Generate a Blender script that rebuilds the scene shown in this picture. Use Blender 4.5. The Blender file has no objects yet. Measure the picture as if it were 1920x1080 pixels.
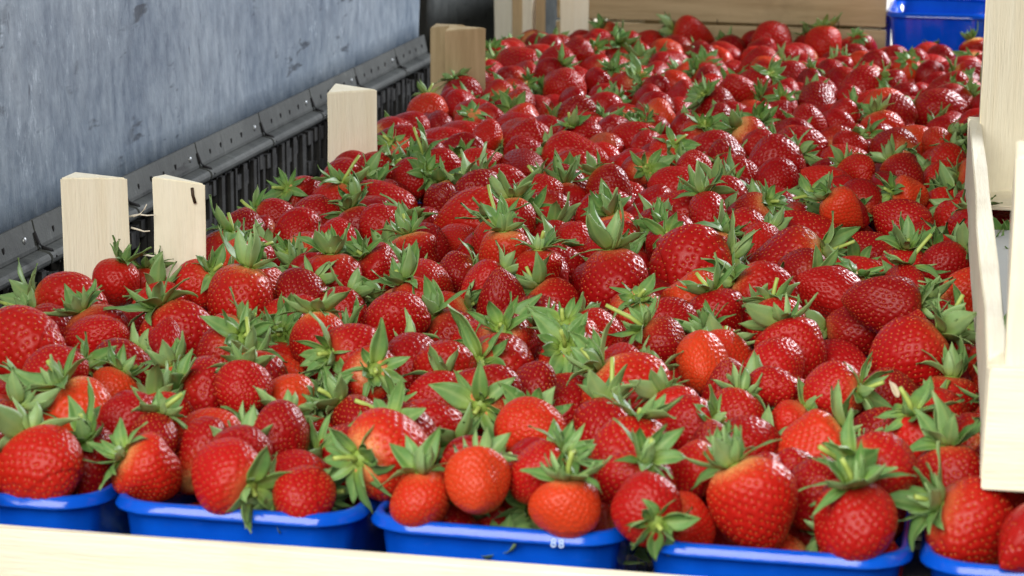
import bpy, bmesh, math, random
import numpy as np
from mathutils import Vector, Matrix, Quaternion

random.seed(11)
rng = np.random.default_rng(11)
sc = bpy.context.scene
COL = sc.collection

# ------------------------------------------------------------------ camera
FPX = 4330.36                                   # focal length in photo pixels (1920 wide)
CAM = np.array([0.50088, -0.87827, 0.31142])
YAW, PIT, ROL = -0.2076, 0.2271, 0.0040
FW = np.array([math.sin(YAW)*math.cos(PIT), math.cos(YAW)*math.cos(PIT), -math.sin(PIT)])
RT = np.cross(FW, [0, 0, 1]); RT /= np.linalg.norm(RT)
UP = np.cross(RT, FW)
RT, UP = RT*math.cos(ROL)+UP*math.sin(ROL), -RT*math.sin(ROL)+UP*math.cos(ROL)
cd = bpy.data.cameras.new('camera')
cd.sensor_fit = 'HORIZONTAL'; cd.sensor_width = 36.0; cd.lens = FPX*36.0/1920.0
cd.clip_start = 0.02; cd.clip_end = 60.0
cd.dof.use_dof = True; cd.dof.focus_distance = 1.42; cd.dof.aperture_fstop = 22.0
cam = bpy.data.objects.new('camera', cd); COL.objects.link(cam)
M = Matrix.Identity(4)
for i in range(3):
    M[i][0] = RT[i]; M[i][1] = UP[i]; M[i][2] = -FW[i]; M[i][3] = CAM[i]
cam.matrix_world = M
sc.camera = cam

# ------------------------------------------------------------------ light
w = bpy.data.worlds.new('World'); sc.world = w; w.use_nodes = True
w.node_tree.nodes['Background'].inputs['Color'].default_value = (0.75, 0.85, 1.0, 1)
w.node_tree.nodes['Background'].inputs['Strength'].default_value = 0.10

def area(name, loc, target, sx, sy, power, col):
    l = bpy.data.lights.new(name, 'AREA'); l.shape = 'RECTANGLE'; l.size = sx; l.size_y = sy
    l.energy = power; l.color = col
    o = bpy.data.objects.new(name, l); COL.objects.link(o)
    o.location = loc
    o.rotation_euler = (Vector(target)-Vector(loc)).to_track_quat('-Z', 'Y').to_euler()
    return o
# daylight through the open loading door behind the camera, and through a side opening at the far right
area('rear_door_daylight', (0.10, -1.40, 1.10), (0.28, 0.15, 0.0), 1.9, 1.2, 70, (1.0, 0.95, 0.86))
area('side_door_daylight', (1.40, 2.38, 1.0), (0.25, 0.9, 0.0), 0.40, 0.30, 66, (0.93, 0.95, 1.0))
sc.view_settings.view_transform = 'Standard'; sc.view_settings.look = 'None'
sc.view_settings.exposure = 0.0; sc.view_settings.gamma = 1.0
sc.view_settings.use_curve_mapping = False

# ------------------------------------------------------------------ helpers
def ray(px, py):
    return FW + RT*((px-960)/FPX) - UP*((py-540)/FPX)
def at(px, py, ax, val):
    d = ray(px, py); return CAM + d*((val-CAM[ax])/d[ax])

def tag(o, label=None, cat=None, group=None, kind=None):
    if label: o['label'] = label
    if cat: o['category'] = cat
    if group: o['group'] = group
    if kind: o['kind'] = kind
    return o
def empty(name, loc=(0, 0, 0), rz=0.0):
    o = bpy.data.objects.new(name, None); COL.objects.link(o)
    o.location = loc; o.rotation_euler = (0, 0, rz); o.empty_display_size = .02
    return o
def link(name, me, parent=None, loc=None):
    o = bpy.data.objects.new(name, me); COL.objects.link(o)
    if parent: o.parent = parent
    if loc is not None: o.location = loc
    return o
def np_mesh(name, V, F, mat=None, smooth=True, attrs=None):
    V = np.asarray(V, dtype=np.float32); F = np.asarray(F, dtype=np.int32)
    k = F.shape[1]
    me = bpy.data.meshes.new(name)
    me.vertices.add(len(V)); me.vertices.foreach_set('co', V.ravel())
    me.loops.add(F.size); me.loops.foreach_set('vertex_index', F.ravel())
    me.polygons.add(len(F)); me.polygons.foreach_set('loop_start', np.arange(0, F.size, k, dtype=np.int32))
    me.polygons.foreach_set('loop_total', np.full(len(F), k, dtype=np.int32))
    me.polygons.foreach_set('use_smooth', np.full(len(F), smooth))
    me.update(calc_edges=True)
    for an, (typ, data) in (attrs or {}).items():
        a = me.attributes.new(an, typ, 'POINT')
        a.data.foreach_set('color' if typ == 'FLOAT_COLOR' else 'value', np.asarray(data, dtype=np.float32).ravel())
    if mat: me.materials.append(mat)
    return me
def bm_mesh(name, bm, mat=None, smooth=False):
    me = bpy.data.meshes.new(name); bm.normal_update(); bm.to_mesh(me); bm.free()
    if mat: me.materials.append(mat)
    if smooth:
        for p in me.polygons: p.use_smooth = True
    return me
def rough_board(name, mat, sx, sy, sz, seed=0, jit=.0009, bev=.0007, cuts=6):
    """a sawn board centred at the origin: bevelled box with slightly uneven edges"""
    r = random.Random(seed)
    bm = bmesh.new(); bmesh.ops.create_cube(bm, size=1.0)
    bmesh.ops.scale(bm, vec=(sx, sy, sz), verts=bm.verts)
    ax = max(range(3), key=lambda i: (sx, sy, sz)[i])
    es = [e for e in bm.edges if abs((e.verts[0].co-e.verts[1].co)[ax]) > 1e-6]
    bmesh.ops.subdivide_edges(bm, edges=es, cuts=cuts)
    for v in bm.verts:
        v.co += Vector((r.uniform(-jit, jit), r.uniform(-jit, jit), r.uniform(-jit, jit)))
    ee = [e for e in bm.edges if e.calc_face_angle(0) > .7]
    bmesh.ops.bevel(bm, geom=ee, offset=bev, segments=2, affect='EDGES')
    return bm_mesh(name, bm, mat)
def tube(name, pts, rad, mat, n=8, taper=None):
    pts = [Vector(p) for p in pts]; V = []; F = []
    for i, p in enumerate(pts):
        t = (pts[min(i+1, len(pts)-1)]-pts[max(i-1, 0)]).normalized()
        a = t.orthogonal().normalized(); b = t.cross(a)
        rr = rad*(1-(1-taper)*i/(len(pts)-1)) if taper is not None else rad
        for k in range(n):
            an = 2*math.pi*k/n
            V.append(p+a*math.cos(an)*rr+b*math.sin(an)*rr)
    bm = bmesh.new(); vs = [bm.verts.new(v) for v in V]
    for i in range(len(pts)-1):
        for k in range(n):
            bm.faces.new((vs[i*n+k], vs[i*n+(k+1) % n], vs[(i+1)*n+(k+1) % n], vs[(i+1)*n+k]))
    bm.faces.new(vs[:n][::-1]); bm.faces.new(vs[-n:])
    return bm_mesh(name, bm, mat, True)

# ------------------------------------------------------------------ materials
class NT:
    def __init__(s, name):
        s.m = bpy.data.materials.new(name); s.m.use_nodes = True
        s.t = s.m.node_tree; s.b = s.t.nodes['Principled BSDF']; s.out = s.t.nodes['Material Output']
    def n(s, typ, **kw):
        nd = s.t.nodes.new(typ)
        for k, v in kw.items():
            if k.startswith('i_'):
                nd.inputs[k[2:].replace('_', ' ')].default_value = v
            else: setattr(nd, k, v)
        return nd
    def l(s, a, b): s.t.links.new(a, b)
    def ramp(s, fac, stops):
        r = s.n('ShaderNodeValToRGB'); s.l(fac, r.inputs[0])
        while len(r.color_ramp.elements) < len(stops): r.color_ramp.elements.new(.5)
        for e, (p, c) in zip(r.color_ramp.elements, stops):
            e.position = p; e.color = (*c, 1) if len(c) == 3 else c
        return r.outputs[0]
    def mix(s, fac, a, b, mode='MIX'):
        m = s.n('ShaderNodeMix', data_type='RGBA', blend_type=mode)
        for inp, v in ((m.inputs[0], fac), (m.inputs[6], a), (m.inputs[7], b)):
            if hasattr(v, 'is_linked'): s.l(v, inp)
            elif isinstance(v, (int, float)): inp.default_value = v
            else: inp.default_value = (*v, 1)
        return m.outputs[2]
    def math(s, op, a, b=None, clamp=False):
        m = s.n('ShaderNodeMath', operation=op); m.use_clamp = clamp
        for inp, v in zip(m.inputs, (a, b)):
            if v is None: continue
            if hasattr(v, 'is_linked'): s.l(v, inp)
            else: inp.default_value = v
        return m.outputs[0]
    def coords(s, scale=(1, 1, 1), kind='Object', rnd=False):
        tc = s.n('ShaderNodeTexCoord'); mp = s.n('ShaderNodeMapping'); mp.inputs['Scale'].default_value = scale
        s.l(tc.outputs[kind], mp.inputs[0])
        if rnd:
            oi = s.n('ShaderNodeObjectInfo'); mu = s.n('ShaderNodeVectorMath', operation='SCALE')
            cb = s.n('ShaderNodeCombineXYZ')
            for i in range(3): s.l(oi.outputs['Random'], cb.inputs[i])
            s.l(cb.outputs[0], mu.inputs[0]); mu.inputs['Scale'].default_value = 37.0
            ad = s.n('ShaderNodeVectorMath', operation='ADD'); s.l(mp.outputs[0], ad.inputs[0]); s.l(mu.outputs[0], ad.inputs[1])
            return ad.outputs[0]
        return mp.outputs[0]
    def noise(s, vec, scale, detail=4, rough=.55, out=0):
        n = s.n('ShaderNodeTexNoise'); n.inputs['Scale'].default_value = scale
        n.inputs['Detail'].default_value = detail; n.inputs['Roughness'].default_value = rough
        s.l(vec, n.inputs['Vector']); return n.outputs[out]
    def bump(s, h, strength, dist):
        b = s.n('ShaderNodeBump'); b.inputs['Strength'].default_value = strength; b.inputs['Distance'].default_value = dist
        s.l(h, b.inputs['Height']); s.l(b.outputs[0], s.b.inputs['Normal'])

def flesh_material(name, joined):
    t = NT(name)
    if joined:
        a = t.n('ShaderNodeAttribute', attribute_name='tint'); colr = a.outputs['Color']; alpha = a.outputs['Alpha']
    else:
        oi = t.n('ShaderNodeObjectInfo'); colr = oi.outputs['Color']; alpha = oi.outputs['Alpha']
    sh = t.n('ShaderNodeAttribute', attribute_name='shoulder').outputs['Fac']   # 0 at the cap .. 1 at the tip
    vec = t.coords(rnd=not joined)
    n1 = t.noise(vec, 60, 3)
    n2 = t.noise(vec, 260, 2)
    # riper and less ripe blotches of the skin
    c = t.mix(t.math('MULTIPLY', t.ramp(n1, [(.35, (0, 0, 0)), (.7, (1, 1, 1))]), .40), colr, (.44, .016, .006))
    c = t.mix(t.math('MULTIPLY', n2, .28), c, (.17, .002, .004))
    # unripe pale shoulders beside the cap
    n3 = t.noise(vec, 420, 4, .7)
    edge = t.math('ADD', sh, t.math('ADD', t.math('MULTIPLY', t.math('SUBTRACT', n1, .5), .34), t.math('MULTIPLY', t.math('SUBTRACT', n3, .5), .20)))
    pale = t.ramp(edge, [(.02, (1, 1, 1)), (.13, (0, 0, 0))])
    mid = t.ramp(edge, [(.06, (1, 1, 1)), (.32, (0, 0, 0))])
    c = t.mix(t.math('MULTIPLY', mid, alpha), c, (.56, .050, .012))
    c = t.mix(t.math('MULTIPLY', pale, alpha), c, (.78, .48, .17))
    t.l(c, t.b.inputs['Base Color'])
    t.l(t.ramp(n1, [(.3, (.25, .25, .25)), (.7, (.42, .42, .42))]), t.b.inputs['Roughness'])
    t.b.inputs['IOR'].default_value = 1.36
    t.b.inputs['Specular IOR Level'].default_value = .38
    t.b.inputs['Subsurface Weight'].default_value = .10
    t.b.inputs['Subsurface Radius'].default_value = (1.0, .16, .10)
    t.b.inputs['Subsurface Scale'].default_value = .0025
    t.b.inputs['Coat Weight'].default_value = .0
    if joined:
        vo = t.n('ShaderNodeTexVoronoi'); vo.inputs['Scale'].default_value = 400; t.l(vec, vo.inputs['Vector'])
        dd = vo.outputs['Distance']
        sd = t.ramp(dd, [(.16, (1, 1, 1)), (.26, (0, 0, 0))])
        c = t.mix(t.math('MULTIPLY', sd, .5), c, (.48, .11, .020)); t.l(c, t.b.inputs['Base Color'])
        t.bump(t.ramp(dd, [(.05, (0, 0, 0)), (.55, (1, 1, 1))]), .8, .0006)
    else:
        t.bump(t.noise(vec, 900, 2), .12, .0004)
    return t.m
M_FLESH = flesh_material('strawberry_flesh', False)
M_FLESHJ = flesh_material('strawberry_flesh_heap', True)

def simple(name, col, rough=.5, metal=0.0, **kw):
    t = NT(name); t.b.inputs['Base Color'].default_value = (*col, 1)
    t.b.inputs['Roughness'].default_value = rough; t.b.inputs['Metallic'].default_value = metal
    return t.m
def seed_material():
    t = NT('strawberry_seed'); oi = t.n('ShaderNodeObjectInfo')
    c = t.ramp(oi.outputs['Random'], [(.0, (.50, .10, .020)), (.5, (.58, .19, .035)), (1, (.44, .050, .015))])
    t.l(c, t.b.inputs['Base Color']); t.b.inputs['Roughness'].default_value = .26
    return t.m
M_SEED = seed_material()

def leaf_material():
    t = NT('calyx_leaf')
    side = t.n('ShaderNodeAttribute', attribute_name='side').outputs['Fac']
    along = t.n('ShaderNodeAttribute', attribute_name='along').outputs['Fac']
    oi = t.n('ShaderNodeObjectInfo'); vec = t.coords(rnd=True)
    n = t.noise(vec, 230, 4)
    up = t.mix(n, (.110, .265, .065), (.300, .500, .180))
    dn = t.mix(n, (.290, .490, .180), (.450, .640, .300))
    c = t.mix(side, up, dn)
    base = t.ramp(along, [(.0, (1, 1, 1)), (.42, (0, 0, 0))])
    c = t.mix(t.math('MULTIPLY', base, .8), c, (.42, .56, .07))
    tip = t.ramp(along, [(.86, (0, 0, 0)), (1, (1, 1, 1))])
    c = t.mix(t.math('MULTIPLY', t.math('MULTIPLY', tip, oi.outputs['Random']), .55), c, (.46, .36, .18))
    c = t.mix(t.math('MULTIPLY', oi.outputs['Random'], .50), c, (.090, .255, .035))
    ac = t.n('ShaderNodeAttribute', attribute_name='across').outputs['Fac']
    c = t.mix(t.math('MULTIPLY', t.ramp(ac, [(.0, (1, 1, 1)), (.30, (0, 0, 0))]), .35), c, (.46, .60, .22))
    c = t.mix(t.math('MULTIPLY', t.ramp(ac, [(.82, (0, 0, 0)), (1, (1, 1, 1))]), .22), c, (.50, .50, .26))
    t.l(c, t.b.inputs['Base Color']); t.b.inputs['Roughness'].default_value = .48
    tr = t.n('ShaderNodeBsdfTranslucent'); t.l(c, tr.inputs['Color'])
    mx = t.n('ShaderNodeMixShader'); mx.inputs[0].default_value = .34
    t.l(t.b.outputs[0], mx.inputs[1]); t.l(tr.outputs[0], mx.inputs[2]); t.l(mx.outputs[0], t.out.inputs['Surface'])
    t.bump(t.noise(vec, 700, 3), .3, .0004)
    return t.m
M_LEAF = leaf_material()
M_STEM = simple('green_stem', (.36, .46, .10), .5)

def wood_material(name, dark, light, along='z', knots=.35):
    t = NT(name)
    s = {'x': (2.2, 34, 34), 'y': (34, 2.2, 34), 'z': (34, 34, 2.2)}[along]
    vec = t.coords(s, rnd=True); v1 = t.coords((1, 1, 1), rnd=True)
    g = t.noise(vec, 3.0, 7, .62)
    f = t.noise(vec, 17.0, 3, .7)
    b = t.noise(v1, 22, 4)
    c = t.ramp(g, [(.28, dark), (.50, tuple((a+b_)/2 for a, b_ in zip(dark, light))), (.72, light)])
    c = t.mix(t.math('MULTIPLY', t.ramp(f, [(.52, (0, 0, 0)), (.78, (1, 1, 1))]), .25), c, tuple(x*.6 for x in dark))
    c = t.mix(t.math('MULTIPLY', t.ramp(b, [(.55, (0, 0, 0)), (.75, (1, 1, 1))]), knots), c, tuple(x*.70 for x in dark))
    t.l(c, t.b.inputs['Base Color']); t.b.inputs['Roughness'].default_value = .72
    t.b.inputs['Specular IOR Level'].default_value = .25
    t.bump(t.math('ADD', f, t.math('MULTIPLY', g, .7)), .55, .0009)
    return t.m
PALE = ((.85, .78, .60), (.92, .88, .73))
TAN = ((.34, .25, .13), (.54, .42, .25))
M_WZ = wood_material('poplar_upright', *PALE, 'z')
M_WX = wood_material('poplar_across', *PALE, 'x')
M_WY = wood_material('poplar_along', *PALE, 'y')
M_TX = wood_material('weathered_across', *TAN, 'x', .5)
M_TZ = wood_material('weathered_upright', *TAN, 'z', .5)
M_STAPLE = simple('rusty_staple', (.06, .035, .02), .6, .4)
M_STRING = simple('wood_fibre', (.80, .74, .62), .8)
M_PAPER = simple('grey_paper', (.30, .31, .30), .85)

def blue_material():
    t = NT('blue_plastic'); vec = t.coords(rnd=True)
    n = t.noise(vec, 45, 3)
    c = t.mix(n, (.001, .065, .55), (.003, .125, .78))
    sf = t.ramp(t.noise(t.coords((9, 9, 60), rnd=True), 14, 5, .7), [(.60, (0, 0, 0)), (.74, (1, 1, 1))])
    c = t.mix(t.math('MULTIPLY', sf, .25), c, (.10, .24, .70))
    t.l(c, t.b.inputs['Base Color']); t.l(t.ramp(t.noise(vec, 90, 4, .7), [(.35, (.07,)*3), (.7, (.22,)*3)]), t.b.inputs['Roughness'])
    t.b.inputs['Specular IOR Level'].default_value = .6
    tr = t.n('ShaderNodeBsdfTranslucent'); tr.inputs['Color'].default_value = (.0, .10, .8, 1)
    mx = t.n('ShaderNodeMixShader'); mx.inputs[0].default_value = .18
    t.l(t.b.outputs[0], mx.inputs[1]); t.l(tr.outputs[0], mx.inputs[2]); t.l(mx.outputs[0], t.out.inputs['Surface'])
    t.bump(t.noise(vec, 160, 2), .10, .001)
    return t.m
M_BLUE = blue_material()
M_EMB = simple('moulded_mark', (.45, .62, .95), .3)

def steel_material(name, dark, light, rough=.5):
    t = NT(name)
    v0 = t.coords((1, 1, 1)); vs = t.coords((1, 8, 2.6))
    blot = t.noise(v0, 8, 4, .6); mott = t.noise(t.coords((1, 2.2, 1)), 38, 6, .7)
    st = t.noise(vs, 6.0, 8, .74)
    f = t.math('ADD', t.math('ADD', t.math('MULTIPLY', blot, .44), t.math('MULTIPLY', mott, .40)), t.math('MULTIPLY', st, .16))
    c = t.ramp(f, [(.38, dark), (.50, tuple((a_+b_)*.5 for a_, b_ in zip(dark, light))), (.62, light)])
    # pale rubbed flecks, gathered in patches, and dark gouges of their own shape
    fl = t.noise(t.coords((1, 17, 9)), 5.0, 6, .78); pt = t.noise(v0, 3.1, 2, .5)
    flm = t.math('MULTIPLY', t.ramp(fl, [(.57, (0, 0, 0)), (.68, (1, 1, 1))]), t.ramp(pt, [(.42, (.12, .12, .12)), (.62, (1, 1, 1))]))
    c = t.mix(t.math('MULTIPLY', flm, .62), c, tuple(min(1, x*1.75+.06) for x in light))
    vt = t.n('ShaderNodeMapping'); tc = t.n('ShaderNodeTexCoord'); t.l(tc.outputs['Object'], vt.inputs[0])
    vt.inputs['Rotation'].default_value = (math.radians(24), 0, 0); vt.inputs['Scale'].default_value = (1, 6, 26)
    g1 = t.noise(vt.outputs[0], 2.6, 3, .6); g2 = t.noise(t.coords((1, 3, 3)), 5.5, 2, .5)
    g = t.math('MULTIPLY', t.ramp(g1, [(.59, (0, 0, 0)), (.65, (1, 1, 1))]), t.ramp(g2, [(.52, (0, 0, 0)), (.60, (1, 1, 1))]))
    d1 = t.noise(t.coords((1, 30, 8)), 3.0, 3, .6)
    g = t.math('MAXIMUM', g, t.math('MULTIPLY', t.ramp(d1, [(.68, (0, 0, 0)), (.74, (1, 1, 1))]), .7))
    c = t.mix(t.math('MULTIPLY', g, .8), c, tuple(x*.28 for x in dark))
    t.l(c, t.b.inputs['Base Color'])
    t.b.inputs['Metallic'].default_value = .2
    t.l(t.ramp(mott, [(.3, (rough-.1,)*3), (.7, (rough+.14,)*3)]), t.b.inputs['Roughness'])
    t.bump(t.math('ADD', t.math('ADD', t.math('MULTIPLY', st, .4), mott), t.math('MULTIPLY', fl, .6)), .5, .0016)
    return t.m
M_STEEL = steel_material('galvanised_steel', (.135, .185, .250), (.31, .37, .425))
M_RAIL = steel_material('rail_steel', (.030, .034, .034), (.090, .098, .093), .68)
M_DARK = steel_material('dark_sill', (.014, .015, .016), (.045, .045, .042), .65)
M_VDARK = simple('dark_recess', (.012, .012, .012), .8)
M_RIVET = simple('rivet_steel', (.30, .32, .33), .45, .7)
M_HOLE = simple('hole_black', (.006, .006, .007), .9)

# ------------------------------------------------------------------ setting: van wall and floor
D = .405                                         # pitch of the crates along the wall
WX = -.10
def box_bm(bm, x0, x1, y0, y1, z0, z1):
    vs = [bm.verts.new((x, y, z)) for x in (x0, x1) for y in (y0, y1) for z in (z0, z1)]
    for f in ((0, 1, 3, 2), (4, 6, 7, 5), (0, 4, 5, 1), (2, 3, 7, 6), (0, 2, 6, 4), (1, 5, 7, 3)):
        bm.faces.new([vs[i] for i in f])
bm = bmesh.new(); box_bm(bm, -2.0, 2.5, -.6, 2.6, -.31, -.29)
tag(link('floor', bm_mesh('floor', bm, M_DARK)), kind='structure')

# panel of galvanised sheet (gently dented), with the perforated rail and slotted sill as its parts
ny, nz = 90, 40
ys = np.linspace(-.4, 1.505, ny); zs = np.linspace(.012, .95, nz)
Y, Z = np.meshgrid(ys, zs, indexing='ij')
bulge = .0035*np.sin(Y*5.1+1.0)*np.sin(Z*6.3)+.0015*np.sin(Y*17+Z*9)
V = np.stack([WX-.004+bulge*np.clip((Z-.012)/.06, 0, 1), Y, Z], -1).reshape(-1, 3)
idx = np.arange(ny*nz).reshape(ny, nz)
F = np.stack([idx[:-1, :-1], idx[1:, :-1], idx[1:, 1:], idx[:-1, 1:]], -1).reshape(-1, 4)
Vb = V.copy(); Vb[:, 0] -= .004
F2 = np.concatenate([F, F[:, ::-1]+len(V)])
rim = np.concatenate([idx[:, 0], idx[-1, 1:], idx[-2::-1, -1], idx[0, -2:0:-1]])
FR = np.stack([rim, rim+len(V), np.roll(rim, -1)+len(V), np.roll(rim, -1)], -1)
wall = link('wall', np_mesh('wall', np.concatenate([V, Vb]), np.concatenate([F2, FR]), M_STEEL))
tag(wall, kind='structure')

NOTCH = [.32, .474, .628, .782, .938, 1.083, 1.23, 1.38]
def profile_strip(name, prof, y0, y1, mat, n=2):
    """closed cross-section (x,z) extruded along the wall from y0 to y1"""
    bm = bmesh.new(); rows = []
    for k in range(n):
        y = y0+(y1-y0)*k/(n-1); rows.append([bm.verts.new((x, y, z)) for x, z in prof])
    m = len(prof)
    for a, b in zip(rows, rows[1:]):
        for i in range(m): bm.faces.new((a[i], b[i], b[(i+1) % m], a[(i+1) % m]))
    bm.faces.new(rows[0][::-1]); bm.faces.new(rows[-1])
    bmesh.ops.recalc_face_normals(bm, faces=bm.faces)
    return bm_mesh(name, bm, mat)
# flat perforated strip, then rounded lip
strip = [(WX, .020), (WX+.0025, .0205), (WX+.006, .004), (WX+.006, .0015), (WX+.002, .0015), (WX-.001, .004)]
lip = [(WX+.0062, .0010)]
for k in range(7):
    a = math.radians(84-k*27); lip.append((WX+.011+.0045*math.cos(a), -.0045+.0045*math.sin(a)))
lip += [(WX+.004, -.011), (WX+.002, .0005)]
edges = [-.4]+NOTCH+[1.505]
for a, b in zip(edges, edges[1:]):
    link('rail_strip', profile_strip('rail_strip', strip, a+.0012, b-.0012, M_RAIL), wall)
    link('rail_lip', profile_strip('rail_lip', lip, a+.0018, b-.0018, M_RAIL), wall)
# the S-shaped joints, dark gaps bridging strip and lip
for y in NOTCH:
    pts = [(WX+.0045, y-.002, .013), (WX+.0068, y-.001, .006), (WX+.0075, y+.004, .002), (WX+.0125, y+.006, .0002), (WX+.0152, y+.007, -.0045)]
    link('joint_gap', tube('joint_gap', pts, .0013, M_HOLE, 6), wall)
rv = bmesh.new(); bmesh.ops.create_uvsphere(rv, u_segments=10, v_segments=6, radius=.0026)
bmesh.ops.scale(rv, vec=(.5, 1, 1), verts=rv.verts); rv = bm_mesh('rivet', rv, M_RIVET, True)
hl = bmesh.new(); bmesh.ops.create_uvsphere(hl, u_segments=8, v_segments=6, radius=.0016)
bmesh.ops.scale(hl, vec=(.4, .8, 1.5), verts=hl.verts); hl = bm_mesh('hole', hl, M_HOLE, True)
for y in NOTCH:
    link('rivet', rv, wall, (WX+.0048, y-.018, .0105))
    for k in (1, 2, 3, 4):
        link('hole', hl, wall, (WX+.0050, y+.002+k*.0255, .0095 if k % 2 else .0105))
# slotted dark sill: backing sheet with upright ribs; the slots are the gaps between ribs
bm = bmesh.new(); box_bm(bm, WX-.008, WX-.001, -.4, 1.62, -.29, -.010)
link('sill_backing', bm_mesh('sill_backing', bm, M_VDARK), wall)
RIBS = []
for wd, dp, zt in ((.0065, .012, -.0115), (.0050, .009, -.013), (.0075, .010, -.012), (.0058, .0075, -.016)):
    ribm = bmesh.new(); box_bm(ribm, 0, dp, -wd, wd, -.28, zt)
    bmesh.ops.bevel(ribm, geom=[e for e in ribm.edges if abs(e.verts[0].co.z-e.verts[1].co.z) > .1], offset=.003, segments=2, affect='EDGES')
    RIBS.append(bm_mesh('sill_rib', ribm, M_DARK))
tabm = bmesh.new(); box_bm(tabm, 0, .0085, -.0045, .0045, -.006, .006); tabm = bm_mesh('slot_bridge', tabm, M_DARK)
for k in range(78):
    y = .02+k*.0195
    link('sill_rib', random.choice(RIBS), wall, (WX, y+random.uniform(-.0016, .0016), random.uniform(-.001, .0005)))
    for z in (-.022, -.050, -.078):
        link('slot_bridge', tabm, wall, (WX, y+.00975, z+random.uniform(-.004, .004)))
# dark end of the bay behind the sheet
bm = bmesh.new(); box_bm(bm, WX-.030, WX-.012, 1.51, 2.44, -.29, .95)
tag(link('wall_end', bm_mesh('wall_end', bm, M_RAIL)), kind='structure')
bm = bmesh.new(); box_bm(bm, -1.2, .75, 2.45, 2.50, -.29, .95)
tag(link('wall_back', bm_mesh('wall_back', bm, M_VDARK)), kind='structure')

# ------------------------------------------------------------------ wooden crates
L = .0336; BOT = -.105
def post_mesh(name, corner, z0, z1, seed, mat=None, leg=L):
    """triangular corner post; corner = (sx, sy): which way the right angle points"""
    r = random.Random(seed); sx, sy = corner
    tri = [(0, 0), (-sx*leg, 0), (0, -sy*leg*.68)]
    bm = bmesh.new(); nseg = 7; rows = []
    for k in range(nseg):
        z = z0+(z1-z0)*k/(nseg-1)
        row = []
        for i, (x, y) in enumerate(tri):
            zz = z+(r.uniform(-.003, .003) if k == nseg-1 else 0)
            row.append(bm.verts.new((x+r.uniform(-.0004, .0004), y+r.uniform(-.0004, .0004), zz)))
        rows.append(row)
    for a, b in zip(rows, rows[1:]):
        for i in range(3): bm.faces.new((a[i], a[(i+1) % 3], b[(i+1) % 3], b[i]))
    bm.faces.new(rows[0][::-1]); bm.faces.new(rows[-1])
    bmesh.ops.recalc_face_normals(bm, faces=bm.faces)
    bmesh.ops.bevel(bm, geom=[e for e in bm.edges if e.calc_face_angle(0) > .7], offset=.0008, segments=2, affect='EDGES')
    return bm_mesh(name, bm, mat or M_WZ)

def crate(label, x0, y0, wx, wy, side_z=(-.10, -.011), end_z=(-.10, -.011), post_top=.0646, bot=BOT, rz=0.0,
          zoff=0.0, mats=(M_WX, M_WY, M_WZ), seed=1, group='wooden fruit crates', end_boards=1, posts=(1, 1, 1, 1), paper=False, sth=.006):
    t = empty('wooden_crate', (x0, y0, zoff+bot), rz)
    tag(t, label, 'crate', group)
    mx, my, mz = mats; th = .006; zb = -bot
    def bd(nm, sx, sy, sz, x, y, z, m, sd):
        link(nm, rough_board(nm, m, sx, sy, sz, sd), t, (x, y, z+zb))
    for s, y in ((0, th/2-.0005), (1, wy-th/2+.0005)):
        h = (end_z[1]-end_z[0]-.003*(end_boards-1))/end_boards
        for k in range(end_boards):
            bd('end_board', wx, th, h, wx/2, y, end_z[0]+h/2+k*(h+.003), mx, seed*17+s*3+k)
    for s, x in ((0, sth/2), (1, wx-sth/2)):
        h = side_z[1]-side_z[0]
        bd('side_board', sth, wy-2*th-.002, h, x, wy/2, side_z[0]+h/2, my, seed*19+s)
    e = th+.0008
    for i, (sx, sy) in enumerate(((-1, -1), (1, -1), (-1, 1), (1, 1))):
        if not posts[i]: continue
        px = e if sx < 0 else wx-e; py = e if sy < 0 else wy-e
        link('corner_post', post_mesh('corner_post', (sx, sy), bot+.002, post_top+(.002 if i == 2 else 0), seed*7+i, mz), t, (px, py, zb))
    for k in range(5):
        bd('base_slat', wx-2*th-.002, .055, .004, wx/2, th+.035+k*(wy-.082)/4, bot+.004, mx, seed*23+k)
    if paper:
        bd('paper_lining', wx-.03, wy-.19, .0015, wx/2, wy/2-.07, bot+.0085, M_PAPER, seed)
    return t
CW, CDP = .655, D-.006
XOFF = [-.0318, .0106, .0040, -.0190]
names = ['foremost wooden crate with cream front board, full of strawberries in blue punnets',
         'second wooden crate behind the cream front board, triangular post with dark staple',
         'third wooden crate behind the cream front board, single tan post by the wall sill',
         'fourth wooden crate, last one of strawberries before the tall plank crate']
crates = []
# post faces in the photo lie on the outer corner, so each crate is set half a board out
for n in range(4):
    crates.append(crate(names[n], XOFF[n]-.0068, n*D-.0068, CW, CDP+.0136-.008, seed=n+1, side_z=(-.10, -.011 if n == 0 else -.045), posts=(n != 2, 1, 1, 1),
                        mats=(M_WX, M_WY, M_WZ if n < 2 else M_TZ)))
# staple and torn fibres on the facing posts
st = tube('staple', [at(360, 352, 1, D-.0012), at(361.5, 366, 1, D-.0012), at(366, 381, 1, D-.0012)], .0010, M_STAPLE, 6)
o = link('staple', st); o.parent = crates[1]; o.matrix_parent_inverse = crates[1].matrix_basis.inverted()
def fibre(pxs, y, r=.0007):
    o = link('wood_fibre', tube('wood_fibre', [at(x, yy, 1, y) for x, yy in pxs], r, M_STRING, 6, .5))
    o.parent = crates[0]; o.matrix_parent_inverse = crates[0].matrix_basis.inverted()
fibre([(242, 406), (262, 402), (275, 404), (292, 403)], D-.008)
fibre([(250, 406), (263, 401), (271, 392), (275, 383)], D-.0085, .0006)
fibre([(246, 427), (258, 430), (270, 434), (281, 433)], D-.008)
fibre([(262, 476), (285, 480), (302, 481)], D-.009, .0008)

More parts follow.
